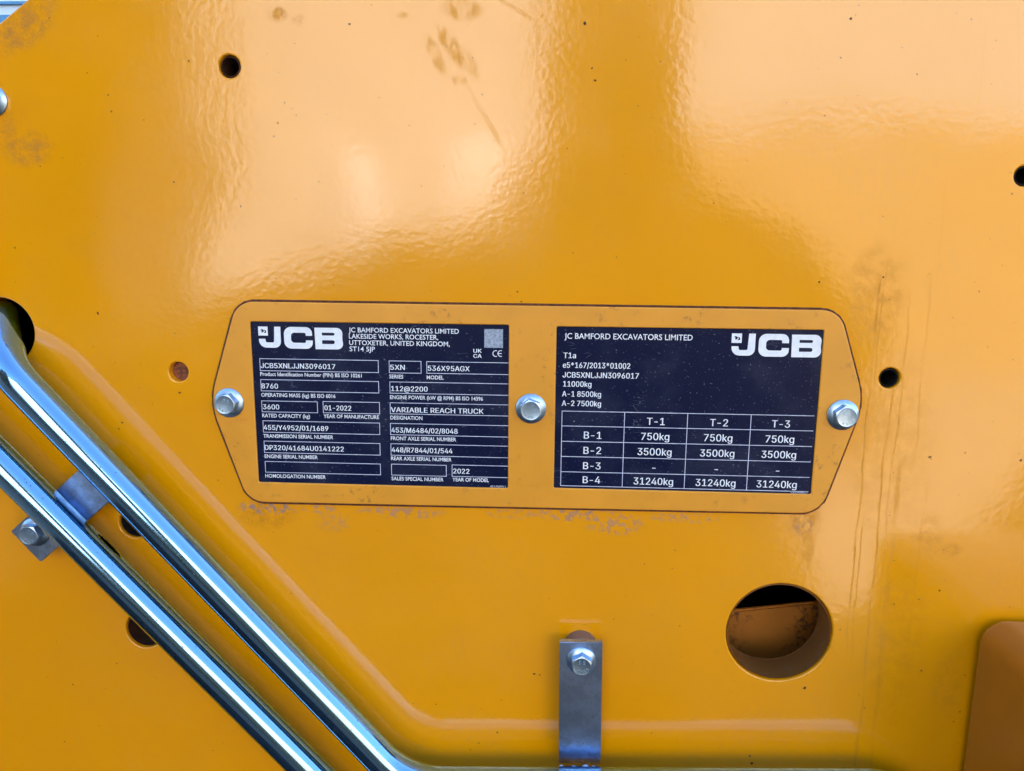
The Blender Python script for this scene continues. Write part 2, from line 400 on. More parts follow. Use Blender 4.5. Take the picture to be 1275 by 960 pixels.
for i, (u, v, ru) in enumerate([(592, 160, 50), (448, 176, 36)]):  # stacks added to give two round bright spots in the gloss
    az = math.degrees(math.atan((u - 637.5) / 959)) - 3.1; dd = 7.0
    x, y = dd * math.tan(R(az)), -(dd - DIST); r = ru / 959 * dd; zt_ = EYE + dd * (287 - v) / 959
    bm = bmesh.new(); lathe(bm, [(r * 0.95, 0), (r, 0.5), (r, zt_ - 0.9 * r), (r * 0.9, zt_ - 0.4 * r), (r * 0.6, zt_ - 0.1 * r), (r * 0.05, zt_)], 32)
    bm.verts.ensure_lookup_table(); bm.faces.new(bm.verts[-32:])
    o = link('covered_stack', from_bm('covered_stack', bm, 60), M_WRAP); o.location = (x, y, 0)
    tag(o, ['tall white wrapped stack in front of the workshop', 'smaller white wrapped stack in front of the workshop'][i], 'stack')
M_TYRE = simple('black_tyre_rubber', (0.015, 0.015, 0.016), 0.8)
wh = thing('front_wheel', 'big black tyred wheel beside the side plate', 'wheel', (-1.02, -0.20, 0.62))  # added out of view to darken the plate's lower left
bm = bmesh.new(); lathe(bm, [(0.30, -0.20), (0.50, -0.22), (0.585, -0.19), (0.61, -0.10), (0.61, 0.10), (0.585, 0.19), (0.50, 0.22), (0.30, 0.20)], 56)
o = link('tyre', from_bm('tyre', bm), M_TYRE, wh); o.rotation_euler = (R(90), 0, 0)
bm = bmesh.new(); rg_ = lathe(bm, [(0.30, 0.17), (0.27, 0.10), (0.10, 0.08), (0.09, 0.14), (0.02, 0.14)], 40); bm.faces.new(rg_[-1])
o = link('rim', from_bm('rim', bm), M_FRAME, wh); o.rotation_euler = (R(90), 0, 0)
tr_ = thing('tree', 'dark broad crowned tree leaning over the barn', 'tree', (-4.5, -6.4, 0))  # unseen foliage added to give the bright reflection a ragged edge
bm = bmesh.new(); lathe(bm, [(0.16, 0), (0.11, 1.2), (0.08, 2.2)], 12); link('trunk', from_bm('trunk', bm), M_BARN, tr_)
bm = bmesh.new(); rg2 = random.Random(11)
for (cx_, cz_, r_) in [(-0.25, 2.2, 0.45), (0.35, 2.4, 0.45), (0.75, 2.9, 0.5), (1.05, 3.6, 0.5), (-0.3, 3.0, 0.9), (0.3, 3.7, 0.9), (0.6, 4.5, 0.8), (-0.5, 4.4, 1.0), (-0.9, 2.6, 0.7), (-0.45, 1.45, 0.42), (-1.0, 1.2, 0.6), (-1.5, 3.6, 1.0)]:
    bmesh.ops.create_icosphere(bm, subdivisions=2, radius=r_, matrix=Matrix.Translation((cx_, rg2.uniform(-.3, .3), cz_)))
for v in bm.verts: v.co *= rg2.uniform(0.95, 1.05)
link('crown', from_bm('crown', bm, 20), M_LEAF, tr_)
M_STEP = simple('black_step_rubber', (0.018, 0.018, 0.018), 0.8)
st = thing('access_step', 'black access step under the side plate', 'step', (-0.3, -0.2, 0.4))  # added below the view to shade the plate's lower part
bm = bmesh.new(); box_bm(bm, -1.0, 0.35, -0.36, -0.004, 0.72, 0.77); child('tread', from_bm('tread', bm), M_STEP, st)
bm = bmesh.new(); box_bm(bm, -1.0, 0.35, -0.10, -0.004, 0.40, 0.718); child('riser', from_bm('riser', bm), M_STEP, st)

# ------------------------------------------------------------------ machine side plate
pan = thing('machine_side_plate', 'thick glossy yellow painted steel side plate with drilled holes and brown run marks', 'side plate', (0, 0, 0))
xl = -0.40; zt = on(300, -60).z; xr = 1.0; zb = 0.42
c0, c1 = on(0, 28), on(33, 0)
cd_ = Vector((c1.x - c0.x, c1.z - c0.z)).normalized()
q0 = Vector((c0.x, c0.z)) - cd_ * 0.050; q1 = Vector((c1.x, c1.z)) + cd_ * 0.055
outline = rounded([tuple(q0), (q0.x - 0.012, q0.y - 0.07), (xl, EYE - 0.02), (xl, zb), (xr, zb), (xr, q1.y + 0.004), tuple(q1)], [0.06, 0.05, 0.05, 0.05, 0.05, 0.05, 0.08], 14)
def hole(u, v, ru, n=40):
    p = on(u, v); r = (on(u + ru, v).x - on(u - ru, v).x) / 2
    return circle(p.x, p.z, r, n), p, r
holes = []
H = {}
for key, u, v, ru in [('a', 285.5, 82.5, 13.5), ('b', 1276, 219, 13), ('c', 222, 463, 12.0), ('d', 1108, 471, 13.2), ('e', 167, 651, 19), ('f', 180, 784, 23.5), ('big', 970.3, 788, 66.5), ('g', 2, 412, 40)]:
    lp, p, r = hole(u, v, ru, 96 if key in ('big', 'g') else 48)
    holes.append(lp); H[key] = (p, r)
PLATE_T = 0.022
link('plate', curve_mesh('plate', [outline] + holes, PLATE_T, 0.0, 0.0009, 3), M_PLATE, pan)
# closed casing added behind the plate to keep the holes dark
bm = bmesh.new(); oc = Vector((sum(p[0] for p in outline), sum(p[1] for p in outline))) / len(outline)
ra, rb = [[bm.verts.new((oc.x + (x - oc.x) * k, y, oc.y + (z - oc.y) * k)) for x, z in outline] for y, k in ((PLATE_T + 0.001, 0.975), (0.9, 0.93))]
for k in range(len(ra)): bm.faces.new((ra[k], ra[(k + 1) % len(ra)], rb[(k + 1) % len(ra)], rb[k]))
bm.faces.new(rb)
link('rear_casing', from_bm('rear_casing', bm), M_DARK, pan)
# beam seen through the big opening
bp, br = H['big']
bm = bmesh.new(); bz = on(966, 759, -0.058).z; box_bm(bm, bp.x - 0.16, bp.x + 0.16, 0.058, 0.062, bz - 0.14, bz)
bmesh.ops.bevel(bm, geom=bm.edges[:], offset=0.0012, segments=2, affect='EDGES')
beam = link('inner_beam', from_bm('inner_beam', bm), M_INNER, pan)
beam.matrix_world = Matrix.Translation((bp.x, 0, bp.z)) @ Matrix.Rotation(R(-8.5), 4, 'Y') @ Matrix.Translation((-bp.x, 0, -bp.z))
# rusty plug in the small blind hole
pc, rc = H['c']
bm = bmesh.new(); lathe(bm, [(0.0001, 0.0), (rc * 0.99, 0.0), (rc * 0.99, 0.002), (0.0001, 0.0025)][1:], 32)
bm.verts.ensure_lookup_table(); bm.faces.new(bm.verts[-32:])
plug = link('hole_plug', from_bm('hole_plug', bm), M_RUST, pan)
for key, mt in (('e', 'black'), ('f', 'brown'), ('a', 'brown'), ('b', 'black'), ('d', 'black'), ('big', 'dusty')):  # thin sleeves: dark ones paint inner shade, the big one dusty paint
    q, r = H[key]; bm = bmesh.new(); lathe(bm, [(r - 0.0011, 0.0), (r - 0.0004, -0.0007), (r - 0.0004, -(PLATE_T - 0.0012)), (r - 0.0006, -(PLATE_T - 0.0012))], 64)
    ln_ = link('hole_lining', from_bm('hole_lining', bm, 40), {'black': M_DARK, 'brown': M_HOLE_SHADE, 'dusty': M_LINING}[mt], pan)
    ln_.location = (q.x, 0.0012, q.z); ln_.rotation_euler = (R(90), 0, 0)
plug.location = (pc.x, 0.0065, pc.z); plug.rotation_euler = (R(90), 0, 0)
# stuck flecks of dirt and paint chips
bm = bmesh.new()
flecks = [(1002, 857, 2.6), (934, 941, 1.6), (936, 950, 2.2), (728, 29, 2.4), (737, 85, 1.6), (741, 100, 1.8), (224, 489, 2.0), (122, 390, 2.2), (152, 526, 1.6), (148, 534, 1.6), (1158, 569, 2.2), (1271, 573, 1.8),
          (665, 839, 2.2), (619, 912, 1.8), (596, 925, 1.4), (435, 30, 1.4), (300, 257, 1.4), (346, 153, 1.2), (1020, 351, 1.6), (1059, 23, 1.8), (1047, 72, 1.4), (1100, 345, 1.4), (235, 76, 1.2), (672, 840, 1.2), (1170, 735, 1.6), (1147, 835, 1.6), (764, 771, 1.2)]
for _ in range(230): flecks.append((rng.uniform(15, 1270), rng.uniform(5, 955), rng.choice((0.5, 0.6, 0.7, 0.8, 1.0))))
for u, v, s in flecks:
    p = on(u, v); skip = any((Vector((p.x, p.z)) - Vector((q.x, q.z))).length < r + 0.002 for q, r in H.values())
    if skip: continue
    r = s * 0.00042; ring = []
    a0 = rng.random() * 6; e = rng.uniform(0.45, 1.0)
    for k in range(7):
        a = 2 * math.pi * k / 7; q = r * rng.uniform(0.6, 1.15)
        dx, dz = q * math.cos(a), q * e * math.sin(a)
        ring.append(bm.verts.new((p.x + dx * math.cos(a0) - dz * math.sin(a0), -0.00005, p.z + dx * math.sin(a0) + dz * math.cos(a0))))
    top = bm.verts.new((p.x, -0.00005 - r * 0.35, p.z))
    for k in range(7): bm.faces.new((ring[k], ring[(k + 1) % 7], top))
fl = link('dirt_flecks', from_bm('dirt_flecks', bm, 80), simple('dark_dirt', (0.045, 0.018, 0.010), 0.8, var=0.5, scale=300), pan); fl['kind'] = 'stuff'

# ------------------------------------------------------------------ data plate: yellow frame, two dark labels, printing
YB = -0.0009                                   # back of the frame, on a brown sheet of grime and edge shade
YF = -0.0022                                   # its front
dp = thing('data_plate', 'long yellow eight-sided frame holding two dark navy data labels', 'data plate')
opts = [(293.5, 375.5), (260.5, 501), (308.5, 625.5), (1021.5, 640.5), (1076.5, 501), (1047, 386.5)]
oxz = [(on(u, v, 0.003).x, on(u, v, 0.003).z) for u, v in opts]
frame_out = rounded(oxz, [0.0125, 0.035, 0.0125, 0.014, 0.035, 0.0125], 14)
LW = [(311.0, 400.0), (633.6, 405.0), (632.4, 607.0), (322.0, 601.4)]
RW = [(693.0, 406.4), (1026.4, 411.2), (1009.8, 615.6), (689.6, 607.6)]
def rect_xz(px):
    P = [on(u, v, -YF) for u, v in px]
    x0 = (P[0].x + P[3].x) / 2; x1 = (P[1].x + P[2].x) / 2; z1 = (P[0].z + P[1].z) / 2; z0 = (P[2].z + P[3].z) / 2
    return x0, x1, z0, z1
lrect, rrect = rect_xz(LW), rect_xz(RW)
def win(r): return rounded([(r[0], r[3]), (r[0], r[2]), (r[1], r[2]), (r[1], r[3])], 0.0008, 4)
link('frame', curve_mesh('frame', [frame_out, win(lrect), win(rrect)], YB, YF, 0.0006, 3), M_FRAME, dp)
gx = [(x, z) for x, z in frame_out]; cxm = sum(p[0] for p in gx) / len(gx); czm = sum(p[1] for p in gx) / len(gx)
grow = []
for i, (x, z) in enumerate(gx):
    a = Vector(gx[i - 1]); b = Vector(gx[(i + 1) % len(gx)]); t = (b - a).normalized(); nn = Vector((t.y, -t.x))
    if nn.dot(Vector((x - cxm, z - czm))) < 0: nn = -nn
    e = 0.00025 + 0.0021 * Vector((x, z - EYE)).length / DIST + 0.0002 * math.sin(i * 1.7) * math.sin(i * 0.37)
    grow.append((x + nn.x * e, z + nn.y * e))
link('grime_line', curve_mesh('grime_line', [grow], -0.0001, YB, 0.0002, 1), M_GRIME_SHADE, dp)  # brown sheet drawing grime and the shade line round the frame
YL = YB - 0.0004                               # face of the labels, set back inside the frame openings
YT = YL - 0.00006

GLYPHS = {
    ' ': (188, ''),
    '*': (453, '201,223 206,331 114,272 89,315 186,365 89,415 114,459 206,400 201,509 250,509 246,400 337,459 362,415 266,365 362,315 337,272 246,331 250,223'),
    '-': (453, '337,244 337,188 114,188 114,244'),
    '/': (249, '235,533 71,-76 14,-76 178,533'),
    '0': (453, '227,-7 191,-3 158,7 130,24 105,48 85,77 69,113 57,155 50,202 48,254 50,306 57,353 69,395 85,431 106,461 130,484 159,502 191,512 227,516 262,512 295,502 323,484 348,461 368,431 384,395 396,353 403,306 405,254 403,202 396,155 384,113 368,77 348,48 323,24 295,7 263,-3|227,50 250,52 271,60 290,74 306,92 320,116 330,144 338,176 342,213 344,254 342,295 338,332 330,365 320,393 306,416 290,435 271,449 250,457 227,460 203,457 182,449 163,435 147,416 134,393 123,365 115,332 111,295 109,254 111,213 115,176 123,144 134,116 147,92 163,74 182,60 203,52'),
    '1': (453, '76,0 76,55 391,55 391,0|276,509 276,0 212,0 212,448 209,448 86,358 86,427 198,509'),
    '2': (453, '64,0 64,47 234,229 282,282 294,298 303,312 311,327 316,341 319,356 320,371 319,389 315,405 308,419 298,431 287,441 273,449 258,455 241,458 224,460 205,458 188,454 172,447 159,438 148,427 139,413 132,398 128,381 127,362 66,362 68,391 75,418 86,442 102,464 121,482 143,496 168,507 196,513 225,516 254,513 281,507 306,497 328,482 346,465 361,445 372,423 379,398 381,372 380,354 377,336 371,318 363,299 351,280 336,259 267,180 153,60 153,57 389,57 389,0'),
    '3': (453, '218,-7 188,-5 159,1 133,10 108,22 88,38 70,57 57,79 48,104 44,132 109,132 112,115 118,100 126,87 137,76 150,66 165,59 182,54 200,51 219,50 239,51 258,55 275,61 291,69 304,80 315,93 323,108 328,125 329,145 328,163 323,180 316,196 306,211 292,223 275,234 254,241 229,246 201,248 157,248 157,299 288,448 288,452 70,452 70,509 372,509 372,461 211,278 211,289 247,290 279,286 308,276 333,262 354,244 371,222 383,198 391,173 393,145 390,116 383,90 370,66 354,45 333,27 309,12 281,2 251,-5'),
    '4': (453, '40,105 40,158 247,509 311,509 109,166 109,163 413,163 413,105|282,0 282,121 282,146 282,318 343,318 343,0'),
    '5': (453, '221,-7 192,-5 165,1 140,11 118,25 99,41 83,60 71,82 63,105 60,130 122,130 125,115 130,102 138,89 148,78 160,68 173,60 188,54 204,51 221,50 241,51 259,56 276,64 291,75 304,89 314,104 322,122 326,141 328,162 326,183 321,203 314,221 303,237 290,251 275,262 257,270 238,275 218,277 201,276 184,273 167,268 152,262 139,255 128,246 67,253 96,509 366,509 366,452 151,452 134,301 136,301 148,311 162,318 178,325 194,330 212,333 229,334 252,332 274,328 294,321 313,311 330,299 345,285 358,269 370,251 379,231 386,210 390,187 391,163 388,132 381,102 369,76 352,52 332,32 309,15 282,3 253,-4'),
    '6': (453, '226,-7 196,-4 168,3 142,15 119,31 100,51 84,74 73,101 66,130 64,162 65,187 71,212 80,239 93,268 112,302 137,340 252,509 322,509 151,261 145,261 151,270 157,279 165,288 174,295 184,302 196,307 208,311 221,313 235,314 265,312 291,305 316,295 337,280 355,262 370,240 380,215 387,187 389,157 387,127 379,98 368,73 352,50 333,30 310,14 284,3 257,-4|226,48 245,50 263,55 279,63 293,73 304,86 314,101 322,119 326,137 327,157 326,178 322,196 314,213 304,228 293,241 279,251 263,259 245,264 226,265 207,264 190,259 174,252 160,241 148,229 138,214 131,197 126,179 125,158 126,138 131,119 138,102 148,86 160,73 174,63 190,55 207,50'),
    '7': (453, '97,0 323,448 323,452 62,452 62,509 391,509 391,449 165,0'),
    '8': (453, '226,-7 193,-5 163,1 136,11 111,25 91,42 74,62 62,84 54,109 52,135 53,156 58,176 65,195 75,212 87,228 101,241 117,252 134,260 153,265 153,267 129,276 109,289 93,308 80,330 73,354 70,380 73,405 79,429 90,450 106,469 124,485 146,498 170,508 197,514 226,516 255,514 282,508 306,498 328,485 346,469 361,450 373,429 379,405 382,380 379,354 372,330 359,308 343,289 323,276 300,267 300,265 319,260 335,252 351,241 365,228 377,212 387,195 395,176 399,156 401,135 398,109 391,84 378,62 362,42 341,25 317,11 289,1 259,-5|226,49 248,50 267,54 285,60 300,69 313,79 323,91 331,106 335,121 337,139 335,157 330,173 322,189 312,202 298,213 283,223 265,230 247,234 226,235 206,234 187,230 169,223 154,213 140,202 130,189 122,173 117,157 115,139 117,121 121,106 129,91 139,79 152,69 167,60 185,54 205,50|226,290 244,291 260,294 274,300 287,308 298,318 307,330 314,344 318,359 319,376 318,392 314,407 308,420 299,432 288,442 275,449 260,455 244,459 226,460 208,459 192,455 177,449 164,442 153,432 145,420 138,407 134,392 133,376 134,359 138,344 145,330 154,318 165,308 178,300 193,294 209,291'),
    '9': (453, '226,516 256,513 285,506 310,494 333,478 352,458 368,434 380,408 387,378 389,347 387,322 382,296 373,270 359,240 340,207 315,168 200,0 130,0 301,248 307,248 302,238 295,229 287,221 278,214 268,207 257,202 245,198 232,195 218,195 188,197 161,203 137,214 116,229 98,247 83,269 72,294 66,321 64,352 66,382 73,411 85,436 101,459 120,479 143,494 168,506 196,513|226,460 207,459 190,454 174,446 160,435 148,423 138,407 131,390 127,372 125,352 127,331 131,313 138,295 148,280 160,268 174,257 190,250 207,245 226,243 245,245 263,249 279,257 293,267 305,280 314,295 322,312 326,330 327,350 326,371 322,390 314,407 305,422 293,435 279,446 263,454 245,459'),
    '@': (676, '355,-135 307,-133 262,-126 221,-114 184,-98 151,-77 122,-53 98,-24 77,9 61,46 50,87 43,131 40,179 43,226 50,269 61,309 78,346 98,379 123,408 151,433 184,454 220,470 260,482 303,489 349,492 394,489 435,482 472,469 506,452 536,432 562,407 584,380 603,351 617,319 627,285 633,251 635,215 631,142 627,118 622,96 615,76 605,57 593,42 579,28 561,18 541,13 517,11 476,17 463,21 451,28 441,36 432,45 426,56 423,68 420,68 413,54 402,41 388,30 371,20 351,15 326,13 298,15 273,23 251,35 232,52 216,73 204,96 195,123 190,152 188,182 190,212 197,239 207,265 220,287 237,306 257,322 279,334 304,341 330,343 351,342 369,338 385,331 398,323 409,314 416,306 419,306 419,335 474,335 474,110 475,97 479,85 485,74 493,66 505,61 518,59 533,61 546,66 557,76 565,89 571,106 576,127 579,152 580,182 581,215 579,245 575,273 567,301 555,327 541,351 523,373 502,393 477,410 450,424 419,434 385,440 347,442 309,440 274,434 242,424 213,410 187,393 164,372 144,347 128,320 115,289 105,255 100,218 98,178 100,138 105,100 115,66 128,35 144,8 165,-17 188,-37 215,-54 246,-68 280,-78 317,-83 357,-85 412,-80 458,-69 489,-59 504,-107 464,-120 411,-131|329,65 350,66 368,71 382,78 395,89 405,102 412,118 417,138 421,160 422,185 421,210 417,231 411,249 403,263 393,274 381,282 366,287 350,290 331,292 313,290 297,285 283,277 271,267 260,254 252,239 246,222 243,204 242,185 243,164 246,144 251,125 258,108 267,94 279,81 293,72 310,67'),
    'A': (480, '16,0 201,509 276,509 463,0 395,0 287,302 264,372 232,478 245,478 213,371 191,302 85,0|110,142 110,199 370,199 370,142'),
    'B': (456, '60,0 60,509 241,509 274,507 304,501 329,491 350,477 367,461 381,442 390,421 396,398 398,374 397,353 393,336 387,320 378,307 368,295 356,286 343,278 329,272 315,267 315,262 331,260 347,254 363,245 378,234 391,220 402,203 411,184 416,161 418,136 416,111 410,88 400,67 386,48 368,31 344,18 317,8 284,2 247,0|125,57 245,57 281,60 309,67 330,80 344,96 353,115 355,137 354,153 350,169 342,184 333,197 320,209 306,218 289,225 269,229 248,231 125,231|125,285 238,285 256,287 273,290 288,296 302,304 314,314 323,326 330,340 335,355 336,372 333,393 326,412 313,429 294,442 270,449 240,452 125,452'),
    'C': (510, '267,-7 225,-3 186,7 150,25 119,49 92,79 70,115 53,157 44,203 40,254 44,305 53,352 70,393 92,429 119,459 150,484 186,501 225,512 267,516 293,514 317,511 340,504 362,496 383,485 402,471 419,456 435,438 448,418 459,397 467,373 473,348 408,348 404,365 397,380 389,395 380,407 369,418 357,428 344,437 330,444 315,449 300,453 284,455 267,456 237,453 209,445 184,432 161,414 141,391 125,364 113,332 106,295 103,254 106,213 113,177 125,145 141,117 161,94 184,76 210,63 237,56 267,53 284,54 300,56 315,60 330,65 344,72 357,81 369,90 380,102 389,114 397,128 404,144 408,160 473,160 467,135 459,112 448,91 435,71 420,53 402,38 383,24 363,13 341,5 317,-2 293,-6'),
    'D': (502, '219,0 96,0 96,57 215,57 254,60 288,68 318,81 343,99 363,122 379,149 390,181 397,216 399,255 397,294 390,329 379,361 364,388 344,410 320,428 291,441 258,449 221,452 93,452 93,509 225,509 273,505 315,495 353,478 385,455 412,426 433,391 449,351 458,306 462,255 458,205 449,159 433,119 411,83 384,54 351,31 312,14 268,3|125,509 125,0 60,0 60,509'),
    'E': (419, '60,0 60,509 372,509 372,452 125,452 125,286 355,286 355,229 125,229 125,57 375,57 375,0'),
    'G': (520, '269,-7 225,-3 185,7 149,25 118,49 91,79 69,116 53,157 43,203 40,254 43,305 53,352 69,393 91,429 117,459 149,484 184,501 223,512 265,516 291,514 316,510 340,504 363,494 384,483 403,469 421,453 436,436 449,416 460,395 468,373 474,349 408,349 402,365 395,379 387,393 378,406 368,417 356,427 344,436 330,443 315,448 300,453 283,455 265,456 236,453 209,445 183,432 160,414 141,392 125,364 113,332 106,295 103,254 106,213 113,177 125,145 141,117 161,95 184,76 210,63 238,56 269,53 296,55 322,61 345,71 365,85 382,102 396,123 407,147 413,173 415,202 434,199 283,199 283,256 478,256 478,200 475,160 466,124 451,91 431,62 406,38 377,19 344,5 308,-4'),
    'H': (517, '60,0 60,509 125,509 125,289 392,289 392,509 457,509 457,0 392,0 392,232 125,232 125,0'),
    'I': (300, '31,0 31,57 118,57 118,452 31,452 31,509 269,509 269,452 183,452 183,57 269,57 269,0'),
    'J': (396, '185,-7 143,-2 106,11 75,33 52,63 38,100 33,145 33,173 98,173 98,145 100,117 108,93 122,74 139,61 160,53 185,50 209,53 230,61 248,74 261,93 269,117 272,145 272,509 336,509 336,145 332,100 318,63 294,33 263,11 227,-2'),
    'K': (467, '104,145 104,216 139,261 174,303 212,344 364,509 448,509 231,276 228,276|60,0 60,509 125,509 125,334 124,225 125,193 125,0|372,0 188,259 228,309 449,0'),
    'L': (393, '60,0 60,509 125,509 125,57 361,57 361,0'),
    'M': (628, '60,0 60,509 152,509 277,187 287,159 299,123 311,84 322,49 307,49 318,83 330,121 342,158 352,187 476,509 568,509 568,0 504,0 504,291 504,327 505,369 506,413 507,457 513,457 498,409 482,363 467,322 456,291 342,0 286,0 170,291 159,321 145,361 129,408 112,457 119,457 120,416 121,372 122,328 122,291 122,0'),
    'N': (523, '60,0 60,509 136,509 343,183 363,151 388,107 414,55 405,54 401,108 399,157 399,195 399,509 463,509 463,0 387,0 202,290 177,331 148,381 108,452 119,454 122,384 124,328 125,291 125,0'),
    'P': (445, '60,0 60,509 235,509 272,506 305,499 332,487 356,471 375,452 390,430 400,404 407,377 409,348 407,318 400,291 390,265 375,243 356,223 332,207 305,195 272,188 235,186 109,186 109,242 233,242 257,244 279,248 297,256 312,266 324,279 333,294 339,310 343,328 344,348 343,367 339,385 333,402 324,416 312,428 297,439 279,446 257,451 232,452 125,452 125,0'),
    'R': (449, '60,0 60,509 236,509 273,506 305,500 333,489 356,473 376,455 390,433 401,408 407,381 409,352 407,323 401,296 390,271 376,250 356,232 333,217 305,206 273,200 236,198 96,198 96,255 234,255 258,256 280,260 298,267 313,276 325,287 334,300 340,316 344,333 345,352 344,371 340,389 334,405 325,419 313,430 298,440 279,446 258,451 233,452 125,452 125,0|353,0 230,229 303,229 428,0'),
    'T': (449, '32,452 32,509 417,509 417,452 257,452 257,0 193,0 193,452'),
    'U': (517, '259,-8 220,-6 186,2 154,15 126,33 103,55 85,80 71,108 63,140 60,173 60,509 124,509 124,178 126,155 132,133 141,113 153,95 169,80 187,68 208,59 232,53 259,52 285,53 309,59 331,68 349,80 364,95 377,113 385,133 391,155 393,178 393,509 457,509 457,173 454,140 446,108 433,80 414,55 391,33 363,15 332,2 297,-6'),
    'V': (480, '204,0 16,509 84,509 192,206 215,137 248,31 235,31 267,138 290,206 395,509 463,509 278,0'),
    'X': (474, '18,0 217,284 217,236 29,509 104,509 178,400 204,361 223,329 243,292 232,292 252,329 272,361 298,400 374,509 446,509 259,239 259,287 456,0 382,0 292,129 268,165 250,195 230,231 244,231 225,196 206,166 182,129 91,0'),
    'Y': (472, '203,0 203,208 16,509 91,509 192,344 222,292 250,230 224,230 251,293 280,344 381,509 455,509 268,208 268,0'),
    'a': (389, '160,-9 137,-7 115,-3 94,5 76,15 60,29 48,45 38,63 32,84 30,108 32,128 36,146 43,161 53,174 64,184 78,193 92,200 108,206 125,211 178,220 234,227 247,229 257,231 265,235 271,240 274,246 276,255 276,257 275,272 272,285 267,297 260,307 251,315 240,322 227,327 212,330 196,331 178,330 163,327 149,322 137,316 127,309 118,301 110,292 104,283 100,274 41,291 51,313 64,331 79,346 95,358 114,368 133,375 153,380 173,383 194,384 239,379 255,375 271,369 286,360 300,350 312,336 322,320 330,301 335,278 337,251 337,0 277,0 277,52 272,52 252,25 242,16 229,8 215,1 199,-4 181,-7|170,45 192,47 211,51 228,59 242,68 254,80 263,93 270,108 274,122 276,138 276,190 259,182 231,176 200,171 175,168 134,159 122,153 112,147 103,139 97,130 93,118 92,105 93,93 96,82 102,72 109,64 119,57 130,52 142,48 156,46'),
    'e': (404, '212,-8 177,-5 145,3 117,16 92,35 72,58 56,85 44,116 37,150 34,187 36,224 44,258 55,290 71,317 91,340 115,359 142,373 172,382 205,384 226,383 246,380 266,374 285,366 303,355 319,341 334,324 347,305 357,282 365,256 370,227 371,194 371,169 75,169 75,221 338,221 310,202 308,226 304,248 298,269 288,286 277,301 263,314 246,323 227,328 205,330 183,328 164,323 146,313 131,301 119,286 109,270 102,251 97,231 96,211 96,178 98,151 102,127 110,106 121,88 135,73 151,61 169,53 190,48 212,46 227,47 241,49 254,53 265,58 276,65 285,73 294,82 300,93 306,105 365,91 358,72 348,55 335,39 320,26 302,14 283,4 261,-3 237,-7'),
    'g': (425, '207,-151 180,-149 156,-146 134,-140 114,-132 97,-122 82,-110 70,-97 59,-84 51,-69 101,-41 122,-66 131,-74 142,-82 154,-88 169,-93 187,-96 207,-97 236,-95 261,-87 282,-75 298,-58 308,-34 311,-6 311,68 306,68 287,41 277,32 266,23 252,16 236,10 217,6 195,5 165,7 138,14 113,27 90,43 71,65 55,90 43,120 36,154 34,191 36,229 43,263 55,293 71,320 90,342 112,361 138,374 166,382 196,384 218,383 237,379 253,373 267,365 279,356 288,346 308,319 313,319 313,379 372,379 372,-9 370,-40 363,-67 350,-90 334,-109 314,-124 291,-136 265,-144 237,-149|205,59 227,61 246,66 264,75 278,87 290,103 300,121 307,142 311,166 312,193 311,219 307,242 300,264 291,283 279,299 264,312 247,322 227,328 205,330 182,328 163,322 145,312 130,298 118,282 109,262 102,241 98,218 96,193 98,167 102,144 109,123 118,104 131,88 145,76 163,66 183,61'),
    'k': (381, '110,137 110,212 121,212 284,379 360,379 184,199 177,199|53,0 53,509 114,509 114,0|294,0 148,186 191,229 372,0'),
}

CAP = 0.5183
def parse(ch):
    adv, s = GLYPHS[ch]
    polys = [[tuple(int(q) / 1000 for q in p.split(',')) for p in part.split()] for part in s.split('|')] if s else []
    return adv / 1000, polys
def area(p): return sum(p[i][0] * p[(i + 1) % len(p)][1] - p[(i + 1) % len(p)][0] * p[i][1] for i in range(len(p))) / 2
def contains(poly, pt):
    x, y = pt; c = False
    for i in range(len(poly)):
        (x1, y1), (x2, y2) = poly[i], poly[(i + 1) % len(poly)]
        if (y1 > y) != (y2 > y) and x < (x2 - x1) * (y - y1) / (y2 - y1) + x1: c = not c
    return c
_cache = {}
def glyph(ch):
    """Triangles of one sans-serif character in em units."""
    if ch in _cache: return _cache[ch]
    adv, polys = parse(ch); tris = []
    outer = [p for p in polys if area(p) < 0]; inner = [p for p in polys if area(p) > 0]
    for li, o in enumerate(outer):
        hs = [h for h in inner if contains(o, h[0])]
        loops = [[Vector((x, y, 0)) for x, y in q] for q in [o] + hs]
        flat = [v for l in loops for v in l]
        for t in tessellate_polygon(loops): tris.append((li, [(flat[i].x, flat[i].y) for i in t]))
    _cache[ch] = (adv, tris); return _cache[ch]

